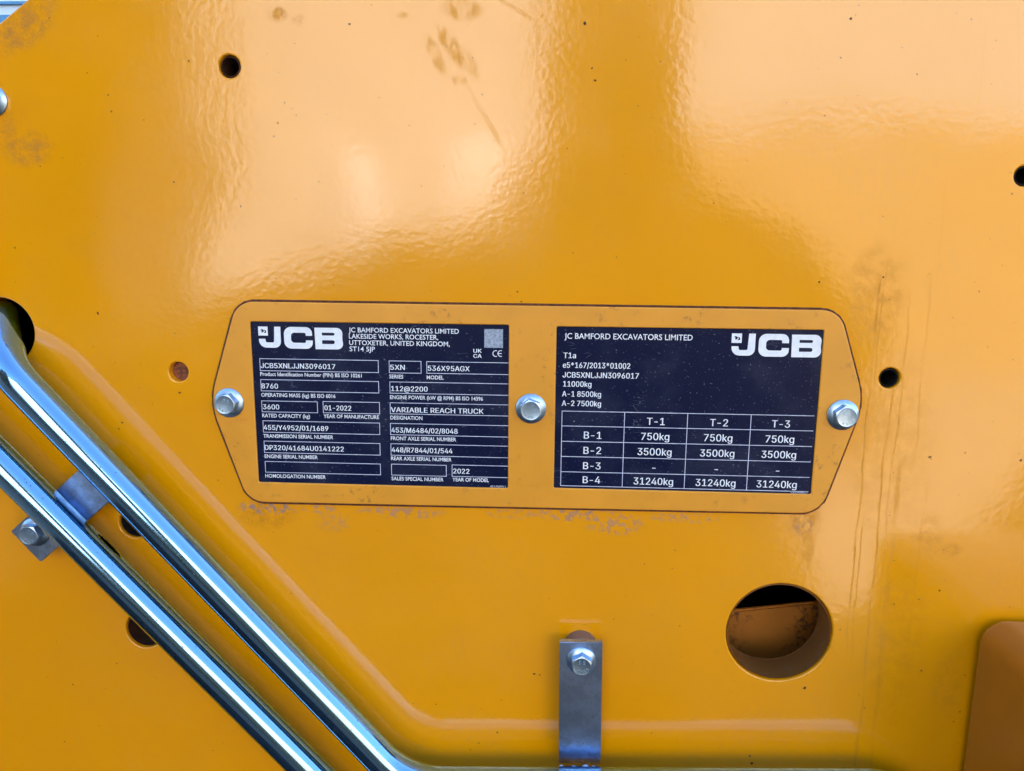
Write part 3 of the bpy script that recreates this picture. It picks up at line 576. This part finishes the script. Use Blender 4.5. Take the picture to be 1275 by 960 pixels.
class Print:
    """Printing on one label: everything ends up in a single thin mesh per ink."""
    def __init__(self, fat=0.00016): self.v = []; self.f = []; self.fat = fat
    def tri(self, pts, lay=0):
        i = len(self.v)
        a = (pts[1][0] - pts[0][0]) * (pts[2][1] - pts[0][1]) - (pts[2][0] - pts[0][0]) * (pts[1][1] - pts[0][1])
        if abs(a) < 1e-14: return
        if a < 0: pts = pts[::-1]
        self.v += [(x, YT - lay * 0.000004, z) for x, z in pts]; self.f.append((i, i + 1, i + 2))
    def poly(self, pts, holes=(), lay=0):
        loops = [[Vector((x, z, 0)) for x, z in q] for q in [pts, *holes]]
        flat = [v for l in loops for v in l]
        for t in tessellate_polygon(loops): self.tri([(flat[i].x, flat[i].y) for i in t], lay)
    def bar(self, x0, z0, x1, z1, w):
        d = Vector((x1 - x0, z1 - z0)); n = Vector((-d.y, d.x)).normalized() * w / 2
        self.poly([(x0 + n.x, z0 + n.y), (x1 + n.x, z1 + n.y), (x1 - n.x, z1 - n.y), (x0 - n.x, z0 - n.y)])
    def sans(self, s, pl, pr, cap):
        """Arial-like line from photo point pl (baseline start) to pr (end), capitals cap metres high."""
        x0, z0, x1 = pl[0], pl[1], pr
        w = sum(glyph(c)[0] for c in s)
        first = min((p[0] for _, t in glyph(s[0])[1] for p in t)); last = max((p[0] for _, t in glyph(s[-1])[1] for p in t))
        ink = w - glyph(s[-1])[0] + last - first
        kx = (x1 - x0) / ink; kz = cap / CAP; x = x0 - first * kx
        for c in s:
            adv, tr = glyph(c)
            for li, t in tr:
                for rep_, sh in enumerate((-0.5, 0.5)):         # strokes thickened a hair, as stamped foil print is
                    self.tri([(x + px * kx + sh * self.fat, z0 + pz * kz) for px, pz in t], li * 2 + rep_)
            x += adv * kx
    def gill(self, s, pl, x1, cap, bold=0.0, slant=0.0):
        """Humanist caps from Blender's own built-in typeface."""
        cu = bpy.data.curves.new('t', 'FONT'); cu.body = s; cu.resolution_u = 3; cu.offset = bold; cu.shear = slant
        o = bpy.data.objects.new('t', cu); C.objects.link(o); bpy.context.view_layer.update()
        me = bpy.data.meshes.new_from_object(o.evaluated_get(bpy.context.evaluated_depsgraph_get()))
        me.calc_loop_triangles()
        xs = [v.co.x for v in me.vertices]; a, b = min(xs), max(xs)
        kx = (x1 - pl[0]) / (b - a); kz = cap / 0.6845
        for t in me.loop_triangles:
            self.tri([(pl[0] + (me.vertices[i].co.x - a) * kx, pl[1] + me.vertices[i].co.y * kz) for i in t.vertices])
        bpy.data.objects.remove(o); bpy.data.curves.remove(cu); bpy.data.meshes.remove(me)
    def build(self, name, mat, parent):
        me = bpy.data.meshes.new(name); me.from_pydata(self.v, [], self.f); me.update()
        return link(name, me, mat, parent)

def L(u, v):
    p = on(u, v, -YL); return (p.x, p.z)
MM = 0.00042                                   # one photo pixel on the labels, about 0.42 mm

def jcb(pr, ul, vt, ur, vb):
    """Company logo: square emblem tucked into the J, then C and B, in heavy square letters."""
    x0, z1 = L(ul, vt); x1, z0 = L(ur, vb); sx = (x1 - x0) / 830.0; sz = (z1 - z0) / 222.0
    def P(q): return [(x0 + a * sx, z1 - b * sz) for a, b in q]
    def rr(pts, rad): return [(a, b) for a, b in rounded(pts, rad, 6)]
    # emblem square with a cut-out figure
    pr.poly(P([(0, 0), (93, 0), (93, 92), (0, 92)]), [P([(30, 26), (48, 30), (60, 44), (40, 62), (28, 52), (38, 44), (22, 36)]), P([(58, 32), (76, 40), (78, 62), (62, 66), (52, 62), (66, 52)])])
    # J
    pr.poly(P(rr([(158, 0), (218, 0), (218, 214), (0, 214), (4, 124), (66, 124), (72, 160), (150, 160)], [0, 0, 62, 74, 0, 0, 14, 14])))
    # C
    pr.poly(P(rr([(250, 0), (524, 0), (524, 88), (462, 88), (462, 58), (318, 58), (318, 160), (462, 160), (462, 134), (528, 134), (528, 220), (250, 220)], [70, 62, 0, 0, 14, 34, 34, 14, 0, 0, 62, 70])))
    # B with two counters
    pr.poly(P(rr([(548, 4), (822, 4), (816, 112), (830, 222), (554, 222)], [0, 58, 10, 58, 0])),
            [P(rr([(620, 54), (742, 54), (742, 82), (620, 82)], [0, 14, 14, 0])), P(rr([(620, 130), (742, 130), (742, 168), (620, 168)], [0, 18, 18, 0]))])

def boxline(pr, u0, v0, u1, v1, open_right=None, w=0.00032):
    x0, z1 = L(u0, v0); x1, _ = L(u1, v0); _, z0 = L(u0, v1)
    if open_right is not None: x1 = open_right
    h = w / 2
    pr.bar(x0 - h, z1, x1 + h, z1, w); pr.bar(x0 - h, z0, x1 + h, z0, w); pr.bar(x0, z0 + h, x0, z1 - h, w)
    if open_right is None: pr.bar(x1, z0 + h, x1, z1 - h, w)

def label_plate(rect, extra):
    bm = bmesh.new(); box_bm(bm, rect[0] - 0.003, rect[1] + extra, YL, YB - 0.0001, rect[2] - 0.003, rect[3] + 0.003)
    return from_bm('label', bm)
# left label
lab = link('label', label_plate(lrect, 0.003), M_LABEL, dp); lab['label'] = 'navy label with boxed serial numbers, engine power and year of model'
ink, thin = Print(), Print()
jcb(ink, 321.2, 406.4, 428.4, 435.3)
for s, u, v, ur in [('JC BAMFORD EXCAVATORS LIMITED', 434.2, 413.6, 571.3), ('LAKESIDE WORKS, ROCESTER,', 434.5, 421.4, 545.6), ('UTTOXETER, UNITED KINGDOM,', 434.9, 429.4, 560.0), ('ST14 5JP', 435.3, 437.2, 466.9)]:
    ink.gill(s, L(u, v), L(ur, v)[0], 5.9 * MM, 0.008)
patch = Print(); a, b = L(603.0, 409.6), L(626.2, 433.2); patch.poly([a, (a[0], b[1]), b, (b[0], a[1])])
patch.build('blank_patch', simple('greyed_silver_patch', (0.30, 0.37, 0.47), 0.45, var=0.25, scale=700), lab)
ink.sans('UK', L(589.5, 439.0), L(599.6, 439)[0], 4.8 * MM); ink.sans('CA', L(589.5, 445.4), L(599.6, 445)[0], 4.8 * MM)
for uc in (617.4, 623.6):                       # rounded C and E of the conformity mark
    c = L(uc, 440.2); r = 4.2 * MM; w = 1.0 * MM
    pts = [(c[0] + r * math.cos(R(a)), c[1] + r * math.sin(R(a))) for a in range(70, 291, 20)] + [(c[0] + (r - w) * math.cos(R(a)), c[1] + (r - w) * math.sin(R(a))) for a in range(290, 69, -20)]
    ink.poly(pts)
    if uc > 620: ink.bar(c[0] - r + w, c[1], c[0] + r * 0.25, c[1], w)
for q in [(323.4, 446.5, 470.8, 461.4), (324.6, 472.5, 471.3, 486.6), (325.8, 499.0, 395.0, 512.6), (402.2, 499.8, 472.4, 513.9), (327.4, 523.8, 472.6, 538.0), (328.8, 549.1, 473.0, 563.4), (330.1, 574.4, 473.5, 587.8),
          (484.5, 449.3, 524.2, 464.1), (487.4, 577.8, 555.6, 591.4)]: boxline(thin, *q)
for q in [(531.3, 450.2, 632, 464.7), (485.4, 475.4, 632, 489.5), (485.8, 501.4, 632, 515.1), (486.1, 527.1, 632, 541.1), (486.7, 552.4, 632, 566.7), (562.9, 578.8, 632, 593.1)]: boxline(thin, *q, open_right=lrect[1] + 0.001)
for s, u, v, ur in [('JCB5XNLJJN3096017', 324.8, 458.1, 417.4), ('8760', 325.8, 483.5, 346.2), ('3600', 327.8, 509.4, 347.7), ('01-2022', 404.2, 510.7, 437.3), ('455/Y4952/01/1689', 328.6, 535.0, 408.7), ('DP320/41684U0141222', 330.0, 560.0, 428.0),
                    ('5XN', 486.0, 460.3, 504.0), ('536X95AGX', 532.8, 461.5, 584.7), ('112@2200', 487.2, 486.8, 532.3), ('VARIABLE REACH TRUCK', 486.9, 513.0, 602.0), ('453/M6484/02/8048', 487.5, 538.4, 569.7), ('448/R7844/01/544', 487.8, 562.9, 563.3), ('2022', 564.5, 589.4, 584.3)]:
    ink.sans(s, L(u, v), L(ur, v)[0], 6.5 * MM)
for s, u, v, ur in [('Product Identification Number (PIN) BS ISO 10261', 324.2, 467.8, 450.4), ('OPERATING MASS (kg) BS ISO 6016', 325.4, 493.8, 417.7), ('RATED CAPACITY (kg)', 326.7, 519.4, 386.0), ('YEAR OF MANUFACTURE', 403.0, 520.3, 472.0), ('TRANSMISSION SERIAL NUMBER', 328.1, 544.8, 415.0),
                    ('ENGINE SERIAL NUMBER', 329.7, 570.1, 395.7), ('HOMOLOGATION NUMBER', 330.5, 594.4, 405.6), ('SERIES', 484.7, 471.0, 502.2), ('MODEL', 531.3, 472.1, 552.4), ('ENGINE POWER (kW @ RPM) BS ISO 14396', 485.7, 496.7, 601.4), ('DESIGNATION', 486.1, 522.1, 526.0),
                    ('FRONT AXLE SERIAL NUMBER', 486.7, 547.8, 568.0), ('REAR AXLE SERIAL NUMBER', 487.0, 572.8, 562.3), ('SALES SPECIAL NUMBER', 487.6, 597.8, 552.3), ('YEAR OF MODEL', 563.3, 599.1, 608.7)]:
    ink.gill(s, L(u, v), L(ur, v)[0], 4.7 * MM, 0.014)
thin.gill('451/N0911', L(610, 606.6), L(630, 606.6)[0], 2.6 * MM, 0.0, 0.25)
ink.build('lettering', M_PRINT, lab); thin.build('ruled_boxes', M_PRINT2, lab)
# right label
lab2 = link('label', label_plate(rrect, 0.003), M_LABEL, dp); lab2['label'] = 'navy label with a ruled table of trailer weights'
ink, thin = Print(), Print()
jcb(ink, 911.4, 415.0, 1022.8, 445.3)
ink.gill('JC BAMFORD EXCAVATORS LIMITED', L(702.8, 421.6), L(862.4, 421.6)[0], 6.9 * MM, 0.006)
for s, u, v, ur in [('T1a', 701.7, 445.8, 717.0), ('e5*167/2013*01002', 700.9, 457.8, 784.5), ('JCB5XNLJJN3096017', 700.6, 469.9, 795.2), ('11000kg', 701.2, 481.2, 736.2), ('A-1 8500kg', 700.0, 493.5, 748.1), ('A-2 7500kg', 699.6, 505.2, 748.1)]:
    ink.sans(s, L(u, v), L(ur, v)[0], 7.0 * MM)
tx = [L(699.0, 555)[0], L(776.4, 555)[0], L(854.4, 555)[0], L(932.6, 560)[0]]; tend = rrect[1] - 0.0012
tz = [L(699, v)[1] for v in (511.7, 530.2, 549.3, 568.2, 587.2, 604.6)]
w = 0.00034
for z in tz: thin.bar(tx[0] - w / 2, z, tend, z, w)
for x in tx:
    for za, zb_ in zip(tz, tz[1:]): thin.bar(x, za - w / 2, x, zb_ + w / 2, w)
rowv = [(527.0, 523), (546.0, 542), (565.0, 560), (583.6, 579), (602.2, 597)]
cells = [(0, 1, 'B-1'), (0, 2, 'B-2'), (0, 3, 'B-3'), (0, 4, 'B-4')]
for k in range(3): cells += [(k + 1, 0, 'T-%d' % (k + 1)), (k + 1, 1, '750kg'), (k + 1, 2, '3500kg'), (k + 1, 3, '-'), (k + 1, 4, '31240kg')]
cen = [(tx[0] + tx[1]) / 2, (tx[1] + tx[2]) / 2, (tx[2] + tx[3]) / 2, (tx[3] + tend) / 2 - 0.0006]
zrow = [tz[k + 1] + (0.0016 if k else 0.0014) + 0.0001 for k in range(5)]
for c, r_, s in cells:
    cap = 9.3 * MM; z = zrow[r_]
    wid = sum(glyph(q)[0] for q in s) * cap / CAP * 0.90
    if s == '-': wid = cap * 0.42; z -= cap * 0.06
    ink.sans(s, (cen[c] - wid / 2, z), cen[c] + wid / 2, cap)
thin.gill('332/R0027', (L(984, 613)[0], rrect[2] + 0.0001), rrect[1] - 0.0012, 2.6 * MM, 0.0, 0.25)
ink.build('lettering', M_PRINT, lab2); thin.build('ruled_table', M_PRINT2, lab2)

# ------------------------------------------------------------------ bolts
def hex_head(flats, z0, h, n=72):
    bm = bmesh.new(); ap = flats / 2; rin = ap * 0.93; lo = []; hi = []; top = []
    for k in range(n):
        a = 2 * math.pi * k / n; s = (a + math.pi / 6) % (math.pi / 3) - math.pi / 6
        r = ap / math.cos(s); lo.append(bm.verts.new((r * math.cos(a), r * math.sin(a), z0)))
        hi.append(bm.verts.new((r * math.cos(a), r * math.sin(a), z0 + h - (r - rin) * 0.35)))
        top.append(bm.verts.new((rin * math.cos(a), rin * math.sin(a), z0 + h)))
    rim = [bm.verts.new((v.co.x * 0.90, v.co.y * 0.90, z0 + h - 0.00012)) for v in top]
    for k in range(n):
        j = (k + 1) % n
        for p, q in ((lo, hi), (hi, top), (top, rim)): bm.faces.new((p[k], p[j], q[j], q[k]))
    bm.faces.new(rim)
    return from_bm('head', bm, 22)
def flange(r, z_in, flats):
    bm = bmesh.new(); ri = flats / 2 * 0.98
    lathe(bm, [(r * 0.97, 0), (r, 0.0003), (r, 0.0008), (r * 0.965, 0.0011), (ri, z_in)], 56)
    return from_bm('flange', bm, 40)
def marks(z, r):
    cu = bpy.data.curves.new('t', 'FONT'); cu.body = '8.8'; cu.size = r * 0.62; cu.align_x = 'CENTER'; cu.extrude = 0.00014; cu.resolution_u = 2
    o = bpy.data.objects.new('t', cu); C.objects.link(o); bpy.context.view_layer.update()
    me = bpy.data.meshes.new_from_object(o.evaluated_get(bpy.context.evaluated_depsgraph_get())); bpy.data.objects.remove(o); bpy.data.curves.remove(cu)
    me.materials.clear(); bm = bmesh.new(); bm.from_mesh(me)
    for v in bm.verts: v.co.y += r * 0.22
    # three short arc marks opposite
    for a in (230, 262, 294, 326):
        a0, a1 = R(a), R(a + 14)
        pts = [(math.cos(a0), math.sin(a0), .78), (math.cos(a1), math.sin(a1), .78), (math.cos(a1), math.sin(a1), .50), (math.cos(a0), math.sin(a0), .50)]
        vv = [bm.verts.new((r * k * x, r * k * y, zz)) for zz in (-0.00014, 0.00014) for x, y, k in pts]
        for f in ((4, 5, 6, 7), (0, 1, 5, 4), (1, 2, 6, 5), (2, 3, 7, 6), (3, 0, 4, 7)): bm.faces.new([vv[i] for i in f])
    for v in bm.verts: v.co.z += z
    return from_bm('grade_marks', bm, 30)
FLATS = 0.0104
def make_bolt(label, loc, spin):
    t = thing('flange_bolt', label, 'bolt', loc, (R(90), R(spin), 0), 'zinc plated flange bolts on the machine side')
    link('flange', flange(0.0080, 0.0019, FLATS), M_BOLT, t)
    h = link('head', hex_head(FLATS, 0.0012, 0.0052), M_BOLT, t)
    link('grade_marks', marks(0.0063, FLATS / 2), M_BOLT, h)
    return t
def bolt_at(u, v, off):
    p = on(u, v, off); return (p.x, p.y, p.z)
bolt0 = make_bolt('hex flange bolt at the left end of the yellow data plate', bolt_at(285.8, 501.3, -YF), 20)
copy_thing(bolt0, bolt_at(661.2, 508.5, -YF), (R(90), R(50), 0), 'hex flange bolt between the two navy labels')
copy_thing(bolt0, bolt_at(1049.0, 516.4, -YF), (R(90), R(-8), 0), 'bright hex flange bolt at the right end of the yellow data plate')
SO = 0.013                                      # face of the straps, proud of the plate
copy_thing(bolt0, bolt_at(723.8, 822.5, SO), (R(90), R(2), 0), 'hex flange bolt through the upright zinc strap below the data plate')
copy_thing(bolt0, bolt_at(44.5, 662.0, SO), (R(90), R(33), 0), 'dull hex flange bolt through the slanting strap beside the lower pipe')
copy_thing(bolt0, bolt_at(-9.0, 125.5, 0.0), (R(90), R(12), 0), 'hex flange bolt cut off by the left picture edge')

# ------------------------------------------------------------------ pipes
PR = 0.0092; PY = SO + PR - 0.001
def pw(u, v, off=PY): return on(u, v, off)
g_p, g_r = H['g']
path = fillet_path([on(-2, 386, -0.12), on(7, 396, -0.008), pw(8, 458), pw(505, 976), pw(1150, 980), pw(1150, 1120)], [0.012, 0.030, 0.045, 0.03])
pipe1 = link('steel_pipe', sweep('steel_pipe', path, PR), M_PIPE)
tag(pipe1, 'upper chrome-bright pipe bending out of the left hole and along the bottom edge', 'pipe', 'bright steel pipes on the machine side')
path = fillet_path([pw(-320, 255), pw(400, 982), pw(430, 1080)], [0.05])
path = [pw(-220, 354), pw(95, 668), pw(520, 1092)]
pipe2 = link('steel_pipe', sweep('steel_pipe', path, PR), M_PIPE)
tag(pipe2, 'lower chrome-bright pipe crossing the slanting strap at the lower left', 'pipe', 'bright steel pipes on the machine side')

# ------------------------------------------------------------------ straps holding the pipes
def strap_mesh(name, p0, p1, width, t, bend=None):
    """Flat bar from p0 to p1 (points on its front face), lying parallel to the plate."""
    d = (p1 - p0); ln = d.length; d.normalize(); s = Vector((0, -1, 0)).cross(d).normalized()
    bm = bmesh.new(); prof = [(0, 0), (ln, 0)] if bend is None else bend
    rows = []
    for a, off in prof:
        c = p0 + d * a + Vector((0, -off, 0))
        rows.append([bm.verts.new(c + s * width / 2), bm.verts.new(c - s * width / 2), bm.verts.new(c - s * width / 2 + Vector((0, t, 0))), bm.verts.new(c + s * width / 2 + Vector((0, t, 0)))])
    for a, b in zip(rows, rows[1:]):
        for k in range(4): bm.faces.new((a[k], a[(k + 1) % 4], b[(k + 1) % 4], b[k]))
    bm.faces.new(rows[0]); bm.faces.new(rows[-1])
    bmesh.ops.recalc_face_normals(bm, faces=bm.faces)
    sharp = [e for e in bm.edges if e.calc_face_angle(0) > 0.8]
    bmesh.ops.bevel(bm, geom=sharp, offset=0.0004, segments=2, affect='EDGES')
    return from_bm(name, bm, 30)
def blob_bm(pts, r, seed):
    rg = random.Random(seed); bm = bmesh.new()
    for p in pts:
        k = r * rg.uniform(0.6, 1.2)
        bmesh.ops.create_icosphere(bm, subdivisions=2, radius=k, matrix=Matrix.Translation(p) @ Matrix.Diagonal((rg.uniform(.8, 1.5), rg.uniform(.6, 1), rg.uniform(.7, 1.1), 1)))
    return bm
def boss_mesh(r, depth):
    bm = bmesh.new(); rings = lathe(bm, [(r, 0), (r, depth - 0.0005), (r - 0.0005, depth)], 40); bm.faces.new(rings[-1])
    return from_bm('spacer', bm, 40)
ST = 0.004
b1 = thing('strap_bracket', 'upright zinc strap bolted below the data plate and welded to the pipe', 'bracket', tuple(on(723.5, 822, 0)), group='zinc straps carrying the pipes')
a0, a1 = on(723.4, 800, SO), on(721.8, 957, SO)
wd = on(749.6, 840, SO).x - on(696.4, 840, SO).x; ln = (a1 - a0).length
bend = [(0, 0)] + [(ln * 0.80, 0)] + [(ln * (0.80 + 0.22 * k / 6), -0.006 * (k / 6) ** 2) for k in range(1, 7)]
child('strap', strap_mesh('strap', a0, a1, wd, ST, bend), M_STRAP, b1)
bo = link('spacer', boss_mesh(0.0092, SO - ST), M_BOSS, b1); bo.rotation_euler = (R(90), 0, 0)
bo.location = on(723.5, 814, SO - ST) - Vector((0, -(SO - ST), 0)) - b1.location
wpts = [on(u, 956 + rng.uniform(-1.5, 2), SO - 0.001) for u in range(694, 752, 5)]
child('weld_bead', from_bm('weld_bead', blob_bm(wpts, 0.0016, 3), 60), M_WELD, b1)
b2 = thing('strap_bracket', 'slanting zinc strap bolted at lower left and passing behind both pipes', 'bracket', tuple(on(45, 662, 0)), group='zinc straps carrying the pipes')
a0, a1 = on(31.5, 681, SO), on(142, 582, SO)
wd = (on(13.5, 661.8, SO) - on(50, 700, SO)).length
child('strap', strap_mesh('strap', a0, a1, wd, ST), M_STRAP, b2)
bo = link('spacer', boss_mesh(0.0092, SO - ST), M_BOSS, b2); bo.rotation_euler = (R(90), 0, 0)
bo.location = on(46, 661, SO - ST) - Vector((0, -(SO - ST), 0)) - b2.location
wpts = [on(33 + 70 * k / 9 + 26, 573 + 72 * k / 9 + 26, SO + 0.001) for k in range(3, 8)]

# ------------------------------------------------------------------ rounded box at lower right
xa, za = on(1212, 800, 0.002).x, on(1245, 766.5, 0.002).z
D = 0.130
ol = rounded([(xa, za), (xa, za - 0.40), (xa + 0.42, za - 0.40), (xa + 0.42, za)], 0.014, 10)
me = curve_mesh('rounded_box', [ol], -0.002, -D, 0.008, 6)
for v in me.vertices:
    k = -v.co.y / D                                   # front face slopes back towards the bottom
    v.co.y += k * max(0, za - 0.02 - v.co.z) * 0.05
smooth(me, 60)
sb = link('rounded_box', me, M_BOX)
tag(sb, 'brown-stained yellow box with rounded corners at the lower right', 'box')
